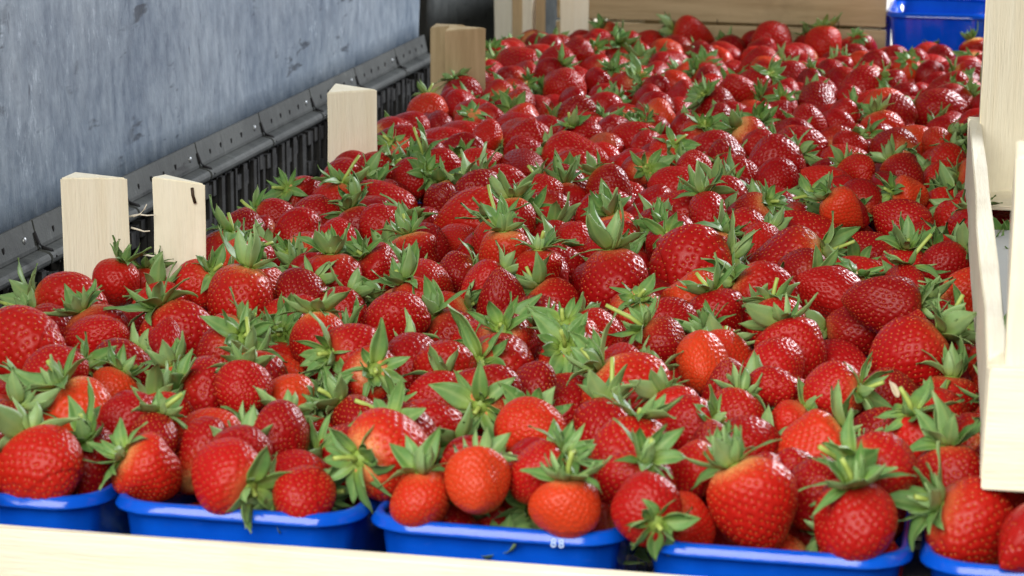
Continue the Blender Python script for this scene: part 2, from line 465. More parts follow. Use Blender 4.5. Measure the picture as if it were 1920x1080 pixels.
# crates at the end of the row: plank crate and the one stacked on it
crate('low plank crate at the end of the row, its lighter board showing over the berries', .0200, 4*D+.012, .361, .40,
      end_z=(-.10, .0235), side_z=(-.10, .0235), post_top=.0255, seed=9, mats=(M_TX, M_WY, M_WZ), group='crates at the far end')
crate('grey brown crate stacked at the end of the row, upright posts at its corner', .0210, 4*D+.014, .360, .40,
      end_z=(.0275, .115), side_z=(.0275, .115), post_top=.16, bot=.0265, seed=10, mats=(M_TX, M_WY, M_WZ), group='crates at the far end')
# pale posts that stand up beside the stacked crate
def lone_post(x0px, x1px, ypx, yplane, label, seed, corner):
    a = at(x0px, ypx, 1, yplane); b = at(x1px, ypx, 1, yplane)
    o = link('crate_post', post_mesh('crate_post', corner, -.1, .13, seed, M_WZ, leg=(b-a)[0]), None, (b[0] if corner[0] > 0 else a[0], yplane, 0))
    return o
p = lone_post(1050, 1105, 40, 4*D+.0105, '', 31, (-1, -1))
ec = [o for o in COL.objects if o.name.startswith('wooden_crate')][-1]
p.name = 'corner_post'; p.parent = ec; p.matrix_parent_inverse = ec.matrix_basis.inverted()
p = lone_post(926, 1010, 40, 4*D-.004, '', 32, (1, 1))
p.name = 'corner_post'; p.parent = crates[3]; p.matrix_parent_inverse = crates[3].matrix_basis.inverted()
# nails in the stacked crate's board
for q0, q1 in (((1572, 40), (1572, 54)), ((1345, 36), (1345, 45))):
    o = link('nail', tube('nail', [at(*q0, 1, 4*D+.0118), at(*q1, 1, 4*D+.0118)], .0006, M_STAPLE, 6)); o.parent = ec
    o.matrix_parent_inverse = ec.matrix_basis.inverted()

# crates stacked on the right, on top of a neighbouring row
crate('empty shallow crate with bleached boards, stacked over the edge of the foremost berries', .5035, .030, .42, .665, side_z=(.026, .0745), end_z=(.024, .0745),
      post_top=.160, bot=.022, rz=math.radians(1.7), seed=21, group='crates stacked on the right', paper=True, sth=.0085)
crate('tall tan crate behind the empty shallow crate, beside the third row of berries', .4955, .735, .42, .28, side_z=(.0, .145), end_z=(.014, .145),
      post_top=.158, bot=-.006, seed=23, mats=(M_TZ, M_TX, M_TZ), group='crates stacked on the right', posts=(0, 1, 1, 1))
crate('lower crate of the neighbouring row carrying the empty shallow crate', .66, .03, .42, .66, side_z=(-.10, -.02), end_z=(-.10, -.02),
      post_top=.0205, bot=BOT, seed=25, group='crates stacked on the right')
crate('lower crate of the neighbouring row carrying the tall tan crate', .66, .735, .42, .28, side_z=(-.10, -.02), end_z=(-.10, -.02),
      post_top=-.0075, bot=BOT, seed=27, group='crates stacked on the right')

# ------------------------------------------------------------------ blue punnets
PW, PD, PH = .1135, .187, .066
def rr(wx, wy, r, z, n=7):
    pts = []
    for cx, cy, a0 in ((wx/2-r, wy/2-r, 0), (-wx/2+r, wy/2-r, 90), (-wx/2+r, -wy/2+r, 180), (wx/2-r, -wy/2+r, 270)):
        for k in range(n):
            a = math.radians(a0+90*k/(n-1)); pts.append((cx+r*math.cos(a), cy+r*math.sin(a), z))
        # straight side, subdivided for the moulded flutes
        nx = {0: (-wx/2+r, wy/2), 90: (-wx/2, -wy/2+r), 180: (wx/2-r, -wy/2), 270: (wx/2, wy/2-r)}[a0]
        ex = pts[-1]
        for k in range(1, 10):
            u = k/10; pts.append((ex[0]+(nx[0]-ex[0])*u, ex[1]+(nx[1]-ex[1])*u, z))
    return np.array(pts)
def ring_mesh(name, rings, mat, closed=False, cap=None):
    n = len(rings[0]); V = np.concatenate(rings); F = []
    R_ = len(rings)
    for i in range(R_ if closed else R_-1):
        j = (i+1) % R_
        for k in range(n): F.append((i*n+k, i*n+(k+1) % n, j*n+(k+1) % n, j*n+k))
    me = bpy.data.meshes.new(name)
    faces = [tuple(f) for f in F]
    if cap is not None:
        for c in cap: faces.append(tuple(range(c*n, c*n+n)))
    me.from_pydata([tuple(v) for v in V], [], faces); me.update()
    bm = bmesh.new(); bm.from_mesh(me); bmesh.ops.recalc_face_normals(bm, faces=bm.faces); bm.to_mesh(me); bm.free()
    for p in me.polygons: p.use_smooth = True
    me.materials.append(mat); return me
def flute(P, amp):
    k = np.arange(len(P)); Q = P.copy(); c = Q[:, :2]/np.linalg.norm(Q[:, :2], axis=1, keepdims=True)
    Q[:, :2] -= c*(amp*(k % 3 == 0))[:, None]; return Q
def tray_mesh():
    rings = []
    for z, ins, rad, am in ((-.0045, .0045, .020, 0), (-.006, .0050, .020, .0004), (-.030, .0075, .019, .0017), (-.058, .0105, .018, .0017), (-.064, .013, .016, 0), (-PH, .018, .013, 0)):
        rings.append(flute(rr(PW-2*ins, PD-2*ins, rad, z), am))
    inner = []
    for z, ins, rad, am in ((-PH+.0012, .019, .013, 0), (-.063, .0145, .016, 0), (-.030, .0088, .019, .0009), (-.0045, .0060, .020, 0)):
        inner.append(flute(rr(PW-2*ins, PD-2*ins, rad, z), am))
    return ring_mesh('punnet', rings+inner, M_BLUE, closed=True, cap=None)
def rim_mesh():
    # rolled lip: closed cross-section
    sec = [(.0060, -.0040), (.0058, -.0010), (.0046, .0000), (.0030, -.0003), (.0024, -.0009), (.0005, -.0042), (.0006, -.0052), (.0012, -.0050), (.0012, -.0030), (.0030, -.0018), (.0044, -.0022)]
    return ring_mesh('rim', [rr(PW-2*i, PD-2*i, .024-i*.6, z) for i, z in sec], M_BLUE, closed=True)
def floor_mesh():
    P = rr(PW-.036, PD-.036, .013, -PH+.0006); P2 = P.copy(); P2[:, 2] -= .0012
    return ring_mesh('base', [P2, P], M_BLUE, cap=(0, 1))
TRAY, RIM, BASE = tray_mesh(), rim_mesh(), floor_mesh()
XL = .1336-.115
XS = [XL]+[x+.016 for x in XOFF[1:]]
wordn = ['nearest', 'second from', 'third from', 'fourth from', 'fifth from']
crw = ['foremost crate', 'second crate', 'third crate', 'fourth crate']
def punnet(loc, label, group, rz=0, rx=0, mesh=(TRAY, RIM, BASE)):
    t = link('punnet', mesh[0]); t.location = loc; t.rotation_euler = (rx, 0, rz); tag(t, label, 'punnet', group)
    link('rim', mesh[1], t); link('base', mesh[2], t)
    return t
punnets = {}
for n in range(4):
    xs = XS[n]
    for r in range(2):
        for k in range(5):
            lab = f"blue plastic punnet, {crw[n]} from front board, {'front' if r == 0 else 'rear'} row, {wordn[k]} metal wall"
            punnets[n, r, k] = punnet((xs+.115*(k+.5), n*D+.0045+PD/2+r*.192, random.uniform(-.0008, .0008)-(.0060 if n == 0 and r == 0 else .018)), lab, 'blue punnets in the crates',
                                      random.uniform(-.008, .008), -.064 if n == 0 and r == 0 else 0)
# moulded digits on one rim
cu = bpy.data.curves.new('moulded_digits', 'FONT'); cu.body = '88'; cu.size = .0050; cu.extrude = .00015; cu.space_character = 1.3
to = bpy.data.objects.new('tmp', cu); COL.objects.link(to)
dg = bpy.context.evaluated_depsgraph_get(); me = bpy.data.meshes.new_from_object(to.evaluated_get(dg)); bpy.data.objects.remove(to)
me.materials.clear(); me.materials.append(M_EMB)
o = link('moulded_digits', me, punnets[0, 0, 2]); o.location = (.026, -PD/2-.0004, -.0056); o.rotation_euler = (math.radians(80), 0, 0)
# empty punnet standing on the berries at the end of the row
e = punnet((.4378, 4*D-.022+PD/2, .0465), 'empty blue punnet standing at the end of the row beside the plank crates', None)

# ------------------------------------------------------------------ strawberry prototypes
def ico(sub):
    bm = bmesh.new(); bmesh.ops.create_icosphere(bm, subdivisions=sub, radius=1.0)
    V = np.array([v.co for v in bm.verts]); F = np.array([[v.index for v in f.verts] for f in bm.faces]); bm.free()
    V /= np.linalg.norm(V, axis=1, keepdims=True)
    return V, F
ICO = {s: ico(s) for s in (4, 5, 7)}
PROTO = [  # length/width, tip exponent, flatness, lobes, lump seed
    dict(l=1.10, b=.62, fl=.94, wed=.00, s=1), dict(l=1.28, b=.80, fl=.95, wed=.00, s=2),
    dict(l=.98, b=.52, fl=.90, wed=.10, s=3), dict(l=1.18, b=.70, fl=.86, wed=.22, s=4),
    dict(l=1.36, b=.72, fl=.97, wed=.00, s=5), dict(l=1.04, b=.66, fl=.96, wed=.06, s=6),
    dict(l=1.20, b=.92, fl=.92, wed=.08, s=7), dict(l=1.12, b=.48, fl=.88, wed=.16, s=8),
    dict(l=1.02, b=.44, fl=.74, wed=.42, s=9, cl=.30), dict(l=.90, b=.55, fl=.95, wed=.05, s=10, cl=.12), dict(l=1.40, b=.85, fl=.86, wed=.05, s=11, bend=.22)]
def shape(n, p):
    """unit directions -> berry surface; widest about 1 across, cap at +z"""
    ct = n[:, 2]; t = np.clip((1-ct)/2, 0, 1)
    ph = np.arctan2(n[:, 1], n[:, 0])
    tm = .5/(.5+p['b']); peak = tm**.5*(1-tm)**p['b']
    te = np.clip(t, 1e-5, 1-1e-5)
    r = .5*(te**.5*(1-te)**p['b'])/peak
    blunt = .5*np.sqrt(np.clip(1-(2*te-1)**2, 0, 1))
    r = np.where(te > .82, r*.55+np.minimum(r, blunt*.8)*.45, r)
    r = r*(.86+.14*np.minimum(1, te/.18))
    z = p['l']*(.5-t)
    z = z-.075*np.exp(-(r/.15)**2)*(t < .5)           # hollow under the cap
    q = np.random.default_rng(p['s']*31)
    lump = np.zeros_like(r)
    for k in range(5):
        d = q.normal(size=3); d /= np.linalg.norm(d); lump += q.uniform(.010, .028)*np.sin(q.uniform(2, 4.2)*(n@d)+q.uniform(0, 6))
    r = r*(1+lump*2.1)
    x = r*np.cos(ph)*(1+p['wed']*(.8*t)); y = r*np.sin(ph)*p['fl']
    if p.get('cl'):                                    # lobed berries with a crease
        g_ = np.exp(-((np.abs(ph-1.57))/.34)**2)+np.exp(-((np.abs(ph+1.57))/.40)**2)
        y = y*(1-p['cl']*g_*np.clip(t*1.5, 0, 1)); z = z+p['cl']*.35*np.exp(-(x/.13)**2)*np.clip((t-.55)*2.2, 0, 1)
    bend = p.get('bend', .10 if p['s'] in (2, 5) else 0)
    if bend:                                           # gently bent berries
        x = x+bend*(t**2)
    return np.stack([x, y, z], 1), t
def seeds_for(p):
    N = 400 if p['l'] < 1.15 else 460
    i = np.arange(N)+.5; ct = 1-2*i/N; ph = i*2.399963+p['s']
    s = np.sqrt(1-ct**2); S = np.stack([s*np.cos(ph), s*np.sin(ph), ct], 1)
    q = np.random.default_rng(p['s']); S += q.normal(scale=.026, size=S.shape); S /= np.linalg.norm(S, axis=1, keepdims=True)
    return S[S[:, 2] < .90], N
def normals(P, F):
    a = np.cross(P[F[:, 1]]-P[F[:, 0]], P[F[:, 2]]-P[F[:, 0]]); n = np.zeros_like(P)
    for k in range(3): np.add.at(n, F[:, k], a)
    return n/np.linalg.norm(n, axis=1, keepdims=True)
protos = []
for p in PROTO:
    d = {}
    S, N = seeds_for(p); sp = math.sqrt(4*math.pi/N)
    V, F = ICO[7]
    P, t = shape(V, p); nr = normals(P, F)
    dmin = np.empty(len(V))
    for k in range(0, len(V), 8192): dmin[k:k+8192] = np.sqrt(np.maximum(0, 2-2*np.max(V[k:k+8192]@S.T, axis=1)))
    pit = np.exp(-(dmin/(sp*.27))**2)
    puff = np.clip(dmin/(sp*.62), 0, 1)**.8
    fade = np.clip((t-.04)/.06, 0, 1)
    P = P+nr*((-.0105*pit+.0055*puff)*fade)[:, None]
    d['mesh'] = np_mesh('strawberry', P, F, M_FLESH, True, {'shoulder': ('FLOAT', t)})
    V4, F4 = ICO[4]; P4, t4 = shape(V4, p); d['low'] = (P4, F4, t4)
    P5, _ = shape(ICO[5][0], p); d['P5'] = P5
    # seeds, little upright grains in the pits
    SP, st_ = shape(S, p); eps = .01
    SN = np.empty_like(SP)
    for k, s in enumerate(S):
        a = np.cross(s, [0, 0, 1.0]); a /= max(1e-6, np.linalg.norm(a)); b = np.cross(a, s)
        q = np.stack([s+eps*a, s-eps*a, s+eps*b, s-eps*b]); q /= np.linalg.norm(q, axis=1, keepdims=True)
        q, _ = shape(q, p); n = np.cross(q[0]-q[1], q[2]-q[3]); n /= max(1e-9, np.linalg.norm(n))
        SN[k] = n if n@SP[k] > 0 else -n
    gv = []; gf = []
    uvs = [(0, 0, 1)]+[(math.cos(a)*.9, math.sin(a)*.9, .35) for a in np.arange(6)*math.pi/3]+[(math.cos(a)*.7, math.sin(a)*.7, -.6) for a in np.arange(6)*math.pi/3]
    ff = [(0, 1+k, 1+(k+1) % 6) for k in range(6)]+[x for k in range(6) for x in ((1+k, 7+k, 7+(k+1) % 6), (1+k, 7+(k+1) % 6, 1+(k+1) % 6))]
    for k in range(len(S)):
        n = SN[k]; dwn = np.array([0, 0, -1.0]); v = dwn-n*(dwn@n); v /= max(1e-6, np.linalg.norm(v)); u = np.cross(v, n)
        c = SP[k]-n*.0048
        base = len(gv)
        for (a, b, cc) in uvs: gv.append(c+u*a*.0088+v*b*.0140+n*cc*.0095)
        gf += [(i+base, j+base, l+base) for i, j, l in ff]
    d['seeds'] = np_mesh('seeds', gv, gf, M_SEED, True)
    d['top'] = P4[:, 2][np.linalg.norm(P4[:, :2], axis=1) < .12].max()
    protos.append(d)

# sepals: a few shapes, each with a folded blade, thickness and a curl
def sepal_arrays(L_, W_, curl, fold, nu=9, nv=7, th=.00024, side=0):
    us = np.linspace(0, 1, nu); vs = np.linspace(-1, 1, nv)
    y = z = 0; pts = []; ang = 0
    for i, u in enumerate(us):
        if i: ang = curl*u; y += L_/(nu-1)*math.cos(ang); z += L_/(nu-1)*math.sin(ang)
        wd = W_*1.04*(.50*(1-u)**1.5+math.sin(math.pi*min(1, u**.78))**.95)*.5 if u < 1 else W_*.015
        for v in vs:
            rf = fold*abs(v)*wd+W_*.10*math.sin(u*11+v*2.2+L_*3000)*abs(v)*u
            pts.append((wd*v+W_*.10*math.sin(u*5+L_*2000)*u, y-math.sin(ang)*rf, z+math.cos(ang)*rf, u))
    A = np.array(pts); n = len(A)
    idx = np.arange(n).reshape(nu, nv)
    F = np.stack([idx[:-1, :-1], idx[:-1, 1:], idx[1:, 1:], idx[1:, :-1]], -1).reshape(-1, 4)
    V = np.concatenate([A[:, :3], A[:, :3]-[0, 0, th]])
    rim = np.concatenate([idx[:, 0][::-1], idx[0, 1:], idx[1:, -1], idx[-1, -2:0:-1]])
    FR = np.stack([rim, np.roll(rim, -1), np.roll(rim, -1)+n, rim+n], -1)
    FF = np.concatenate([F, F[:, ::-1]+n, FR[:, ::-1]])
    side = np.concatenate([np.zeros(n), np.ones(n)]); along = np.concatenate([A[:, 3], A[:, 3]])
    return V, FF, side, along, np.tile(np.abs(np.tile(vs, nu)), 2)
SEP = []
for (l, wd, cu_, fo) in ((.0185, .0068, .35, .35), (.0205, .0060, -.65, .25), (.0165, .0054, 1.2, .4), (.0215, .0076, .1, .2), (.0175, .0034, .8, .3), (.0195, .0038, -.6, .2), (.0155, .0060, -1.2, .3), (.0235, .0072, .9, .3)):
    a = sepal_arrays(l, wd, cu_, fo)
    SEP.append((np_mesh('sepal', a[0], a[1], M_LEAF, True, {'side': ('FLOAT', a[2]), 'along': ('FLOAT', a[3]), 'across': ('FLOAT', a[4])}), a,
                sepal_arrays(l, wd, cu_, fo, nu=6, nv=3)))
dv = []; df = []
for k in range(3):
    r, z = ((.0012, .0016), (.0034, .0006), (.0052, -.0012))[k]
    for a in range(14): dv.append((r*math.cos(a*2*math.pi/14), r*math.sin(a*2*math.pi/14), z))
for k in range(2):
    for a in range(14): df.append((k*14+a, (k+1)*14+a, (k+1)*14+(a+1) % 14, k*14+(a+1) % 14))
nd = len(dv); dv += [(x, y, z-.0022) for x, y, z in dv]; df += [tuple(i+nd for i in f[::-1]) for f in df]
DISC = np_mesh('calyx', dv, df, M_LEAF, True, {'side': ('FLOAT', np.full(len(dv), .3)), 'along': ('FLOAT', np.full(len(dv), .05)), 'across': ('FLOAT', np.full(len(dv), .5))})
STEMS = []
for k, ln in enumerate((.004, .007, .012, .021)):
    b = .25*ln
    STEMS.append(tube('stem', [(0, 0, 0), (b*.2, 0, ln*.35), (b*.6, b*.2, ln*.7), (b, b*.3, ln)], .0013, M_STEM, 8, .8))

# ------------------------------------------------------------------ packing: berries settle onto a height map
CELL = .002; GX0, GY0 = -.08, -.04
NX, NY = int(.78/CELL), int(1.72/CELL)
H = np.full((NX, NY), 1.0)
def cells(x0, x1, y0, y1):
    return slice(max(0, int(round((x0-GX0)/CELL))), int(round((x1-GX0)/CELL))), slice(max(0, int(round((y0-GY0)/CELL))), int(round((y1-GY0)/CELL)))
H[cells(-.03, .60, .002, 4*D-.002)] = -.006
for n in range(4):
    xs = XS[n]
    H[cells(-.08, xs+.64, n*D+.002, (n+1)*D-.004)] = 1.0
    H[cells(XOFF[n]+.001, xs+.60, n*D+.002, (n+1)*D-.004)] = -.012
    for r in range(2):
        for k in range(5):
            cx = xs+.115*(k+.5); cy = n*D+.0045+PD/2+r*.192
            H[cells(cx-PW/2, cx+PW/2, cy-PD/2, cy+PD/2)] = -.018
            if n == 0 and r == 0:                        # the front row leans back a little
                for kk in range(10): H[cells(cx-PW/2, cx+PW/2, cy-PD/2+PD*kk/10, cy-PD/2+PD*(kk+1)/10)] = -.0012*kk
            H[cells(cx-PW/2+.004, cx+PW/2-.004, cy-PD/2+.004, cy+PD/2-.004)] = -.030
            H[cells(cx-PW/2+.009, cx+PW/2-.009, cy-PD/2+.012, cy+PD/2-.009)] = -.048
    for sy in (0, 1):                                     # corner posts
        y = n*D if sy == 0 else (n+1)*D-.006
        for k in range(17):
            a = L-k*.002
            H[cells(XOFF[n], XOFF[n]+a, y+(k*.002 if sy == 0 else -(k+1)*.002), y+((k+1)*.002 if sy == 0 else -k*.002))] = 1.0
H[cells(.375, .60, 4*D-.024, 4*D)] = 1.0
fx, fy = cells(XL-.03, .60, .001, .004); H[fx, fy] = 0.0
H[:, :fy.start] = 1.0

def quat_axis(a, spin):
    q = Vector((0, 0, 1)).rotation_difference(Vector(a)); return q @ Quaternion((0, 0, 1), spin)
def footprint(pi, q, s):
    Rm = np.array(q.to_matrix()); P = protos[pi]['P5']@Rm.T*s
    i = np.round(P[:, 0]/CELL).astype(int); j = np.round(P[:, 1]/CELL).astype(int)
    i0, j0 = i.min(), j.min(); sh = (i.max()-i0+1, j.max()-j0+1)
    lo = np.full(sh, 9.0); hi = np.full(sh, -9.0)
    np.minimum.at(lo, (i-i0, j-j0), P[:, 2]); np.maximum.at(hi, (i-i0, j-j0), P[:, 2])
    ii, jj = np.nonzero(lo < 5)
    return ii+i0, jj+j0, lo[ii, jj], hi[ii, jj]
SINK = [.0015]
def drop(fp, x, y):
    ii = fp[0]+int(round((x-GX0)/CELL)); jj = fp[1]+int(round((y-GY0)/CELL))
    if ii.min() < 0 or jj.min() < 0 or ii.max() >= NX or jj.max() >= NY: return None
    h = H[ii, jj]
    if h.max() > .5: return None
    q = np.sort(h-fp[2])
    return float(q[-max(1, len(q)//40)])-SINK[0]
def settle(fp, x, y, z):
    ii = fp[0]+int(round((x-GX0)/CELL)); jj = fp[1]+int(round((y-GY0)/CELL))
    H[ii, jj] = np.maximum(H[ii, jj], z+fp[3])

COLS = [(.18, .002, .004), (.33, .0035, .0055), (.49, .014, .007), (.60, .055, .012)]
def pick_col(c):
    i = int(c); f = c-i; a = np.array(COLS[i]); b = np.array(COLS[min(3, i+1)])
    v = a*(1-f)+b*f
    return tuple(np.clip(v*(1+rng.normal(scale=.08)), 0, 1))
berries = []           # dicts: proto, quat, scale, pos, col, pale, elev, layer, hand
def rand_axis(down=.22):
    u = rng.random()
    if u < .25: el = rng.uniform(28, 70)
    elif u < 1-down: el = rng.uniform(-18, 28)
    else: el = rng.uniform(-75, -20)
    az = rng.uniform(0, 360); el = math.radians(el); az = math.radians(az)
    return (math.cos(el)*math.cos(az), math.cos(el)*math.sin(az), math.sin(el))
LIBS = []
for s0, s1 in ((.031, .039), (.0345, .042), (.037, .045), (.039, .047), (.028, .034)):
    LIB = []
    for k in range(220):
        pi = int(rng.integers(0, 11)); s = float(rng.uniform(s0, s1)); a = rand_axis(); q = quat_axis(a, rng.uniform(0, 6.28))
        LIB.append((pi, q, s, a, footprint(pi, q, s)))
    LIBS.append(LIB)
def fill(zmax, tries, zone, layer, cap, n, hthr=None):
    LIB = LIBS[n]
    fails = 0; cnt = 0
    sx, sy = cells(zone[0], zone[1], zone[2], zone[3]); low = None
    while fails < 40 and cnt < cap:
        best = None
        if hthr is not None and (low is None or cnt % 6 == 0 or fails):
            sub = H[sx, sy]; low = np.argwhere((sub < hthr) & (sub > -.1))
            if len(low) == 0: break
        for _ in range(tries):
            e = LIB[int(rng.integers(0, len(LIB)))]
            if hthr is None: x = rng.uniform(zone[0], zone[1]); y = rng.uniform(zone[2], zone[3])
            else:
                i, j = low[int(rng.integers(0, len(low)))]
                x = GX0+(sx.start+i)*CELL+rng.uniform(-.004, .004); y = GY0+(sy.start+j)*CELL+rng.uniform(-.004, .004)
            z = drop(e[4], x, y)
            if z is not None and (best is None or z < best[0]): best = (z, x, y, e)
        if best is None or best[0] > zmax: fails += 1; continue
        fails = 0; cnt += 1
        z, x, y, e = best; settle(e[4], x, y, z)
        c = rng.choice([0.2, .8, 1.2, 1.7, 2.4, 2.9], p=[.26, .34, .22, .11, .05, .02])
        berries.append(dict(p=e[0], q=e[1], s=e[2], pos=(x, y, z), col=pick_col(c), cv=c, pale=float(np.clip(rng.normal(.15, .40), 0, 1)),
                            a=e[3], el=rng.uniform(-8, 48), layer=layer, hand=False))
for n in range(4):                                       # the hidden lower layer
    fill(-.020, 16, (-.03, .60, n*D, (n+1)*D), 0, 170, n)

# berries one can pick out in the photograph: x, y, width in px, cap direction on the picture (deg), cap towards the lens (deg), ripeness, shape, sepal lift
HAND = [
 (80,880,172,120,-25,2.0,2,20),(150,785,160,118,8,2.9,0,35),(280,880,140,145,22,2.0,5,30),(425,885,150,335,38,1.3,0,25),
 (570,928,135,190,-12,1.2,2,20),(735,850,168,185,52,2.0,1,8),(790,950,130,90,14,2.4,2,20),(895,912,112,85,-48,2.9,5,20),
 (1065,945,132,90,8,2.9,2,15),(1015,885,112,40,12,1.3,0,25),(1185,860,158,80,-12,1.4,7,25),(985,810,130,62,58,1.9,0,10),
 (935,985,110,92,20,1.4,0,40),(1285,990,115,150,32,2.0,5,38),(1412,945,182,117,2,1.7,0,30),(1600,990,182,95,22,1.3,2,30),
 (1300,885,122,30,15,1.2,5,20),(1370,790,130,60,-22,1.4,0,30),(1480,815,120,52,12,2.0,6,40),(1655,870,140,170,25,1.1,0,20),
 (1785,890,152,97,0,1.2,2,45),(1835,990,188,150,14,1.6,6,32),(1905,930,120,60,-10,1.4,0,20),(1780,762,132,85,2,1.2,5,58),
 (1700,670,140,40,8,1.1,1,28),(1560,735,120,5,32,1.2,0,12),(1455,690,128,245,10,1.2,5,30),(1462,618,126,100,-20,1.1,0,20),
 (1605,620,128,182,5,.4,7,40),(1557,550,118,330,-22,1.2,1,25),(1655,575,116,0,5,.3,4,25),(1305,558,125,228,18,3.0,5,28),
 (1300,500,158,15,0,1.2,7,30),(1150,520,150,96,5,.7,2,35),(1040,575,112,130,0,1.2,0,30),(1010,512,92,90,10,1.3,5,45),
 (1170,738,172,132,6,2.0,2,38),(940,685,150,160,52,1.1,0,8),(830,602,112,30,10,1.9,6,35),(772,690,140,90,-58,.6,0,20),
 (832,752,130,90,-38,1.1,2,20),(668,662,130,180,42,1.1,0,22),(635,592,112,60,-28,1.1,0,20),(742,590,92,140,14,1.9,5,35),
 (622,528,130,90,8,1.2,2,45),(512,682,104,335,8,2.0,6,25),(540,757,122,0,22,2.9,0,30),(455,738,102,90,-38,1.1,5,20),
 (452,562,152,75,5,1.7,2,40),(430,642,104,48,8,1.9,5,40),(335,628,142,122,6,1.1,7,38),(340,732,112,110,5,1.9,0,45),
 (272,534,82,90,-10,2.0,5,20),(218,512,84,72,10,1.5,0,45),(130,572,140,172,2,1.6,7,45),(190,640,130,120,12,.6,1,30),
 (40,662,170,170,-12,1.6,7,20),(105,705,120,200,-5,1.1,0,20),(205,742,112,60,-10,2.8,0,25),(1,800,100,60,10,1.4,0,35),
 (480,397,78,0,4,.6,5,55),(590,408,92,200,-4,.9,7,25),(632,442,102,268,8,1.2,5,25),(642,350,102,20,-6,.6,0,25),
 (722,390,108,325,5,1.2,4,30),(812,342,82,300,4,1.7,0,25),(885,410,128,15,0,2.0,1,28),(790,467,104,180,-8,.5,7,25),
 (945,480,98,92,20,2.2,0,40),(1037,457,104,90,-35,.5,2,20),(1150,438,96,102,22,2.2,5,40),(1282,402,112,338,-4,1.3,4,22),
 (1515,442,112,318,-6,1.3,4,25),(1582,392,82,140,10,2.5,6,35),(1690,412,104,335,0,1.1,1,20),(1772,405,112,62,-20,1.7,0,20),
 (1772,318,104,70,-25,2.0,7,20),(1705,372,70,170,10,2.7,5,35),(1700,500,112,92,18,1.2,2,52),(1770,500,100,30,-8,.6,0,20),
 (1500,285,116,160,6,1.0,7,30),(1550,350,96,320,-10,1.8,1,20),(1380,335,84,200,-8,.8,7,20),(1655,245,92,110,-6,2.2,0,25),
 (1770,215,100,170,0,.9,4,25),(990,272,96,200,-8,1.2,7,25),(830,270,84,200,-4,1.3,4,25),(890,220,82,200,4,1.2,0,22),
 (1380,230,74,125,-30,.6,4,20),(1315,250,84,80,50,1.6,5,22),(1190,265,92,330,-8,1.2,0,20),(1150,150,66,95,30,.9,5,25),
 (970,125,92,160,-10,1.1,7,30),(970,65,72,150,4,.9,0,30),(1300,62,72,165,0,1.6,6,45),(1450,82,84,290,4,1.4,7,30),
 (1545,85,76,90,-12,1.8,0,25),(1755,160,72,250,-20,.9,0,20),(1480,150,72,90,-40,1.0,5,20),(690,315,86,30,-15,.8,4,25),
 (660,285,72,170,4,.7,6,45),(750,270,84,200,0,.8,4,25),(770,240,76,330,6,1.1,0,25),(745,205,66,100,22,1.0,5,35)]
miss = 0
for (px, py, wpx, ang, tilt, rip, pi, el) in HAND:
    d = ray(px, py); a_, t_ = math.radians(ang), math.radians(tilt)
    ax = math.cos(t_)*(math.cos(a_)*RT+math.sin(a_)*UP)+math.sin(t_)*(-FW)
    k0 = (.012-CAM[2])/d[2]; dist = k0*float(d@FW)
    s = .95*wpx*dist/FPX; s = min(.050, max(.0275, s))
    q = quat_axis(ax, rng.uniform(0, 6.28)); fp = footprint(pi, q, s)
    best = None
    for dk in np.arange(-.16, .13, .0025):
        P = CAM+d*(k0+dk); z = drop(fp, P[0], P[1])
        if z is None or z > .024 or (P[0] < .06 and z > .013): continue
        e = abs(z-P[2])+.10*abs(dk)
        if best is None or e < best[0]: best = (e, P[0], P[1], z, P[2])
    if best is None or best[0] > .022: miss += 1; continue
    _, x, y, z, pz = best
    settle(fp, x, y, z)
    berries.append(dict(p=pi, q=q, s=s, pos=(x, y, z), col=pick_col(rip), cv=rip, pale=float(rng.uniform(.15, .6)) if rip > 1.5 else float(rng.uniform(0, .3)), a=tuple(ax), el=el, layer=1, hand=True))
SINK[0] = .0030
print('hand berries', len([b for b in berries if b['hand']]), 'missed', miss)
for n in range(4):
    Zn = (-.03, .60, n*D, (n+1)*D)
    fill(.004, 40, Zn, 1, 400, n, -.004)
    fill(.010, 50, Zn, 1, 400, n, -.001)
    fill(.012, 60, Zn, 1, 400, 4, -.002)
    if n == 0:
        fill(.011, 90, (-.03, .60, 0, .405), 1, 80, 4, .004)
        fill(.013, 90, (-.03, .60, 0, .12), 1, 40, 4, .006)
    if n == 1: fill(.012, 90, Zn, 1, 60, 4, .003)
print('berries', len(berries))

# ------------------------------------------------------------------ which show largest: a small depth buffer
BW, BH = 640, 360; zb = np.full(BW*BH, 1e9); ib = np.full(BW*BH, -1)
for k, b in enumerate(berries):
    P = protos[b['p']]['P5']@np.array(b['q'].to_matrix()).T*b['s']+np.array(b['pos'])-CAM
    dz = P@FW; u = ((960+FPX*(P@RT)/dz)/3).astype(int); v = ((540-FPX*(P@UP)/dz)/3).astype(int)
    ok = (u >= 0) & (u < BW) & (v >= 0) & (v < BH) & (u < 1845/3)
    c = v[ok]*BW+u[ok]; z = dz[ok]
    o_ = np.argsort(-z); c = c[o_]; z = z[o_]
    m = z < zb[c]; zb[c[m]] = z[m]; ib[c[m]] = k
vis = np.bincount(ib[ib >= 0], minlength=len(berries))
order = np.argsort(-vis); single = set(int(k) for k in order[:300] if vis[k] > 0)
print('visible berries', int((vis > 3).sum()))

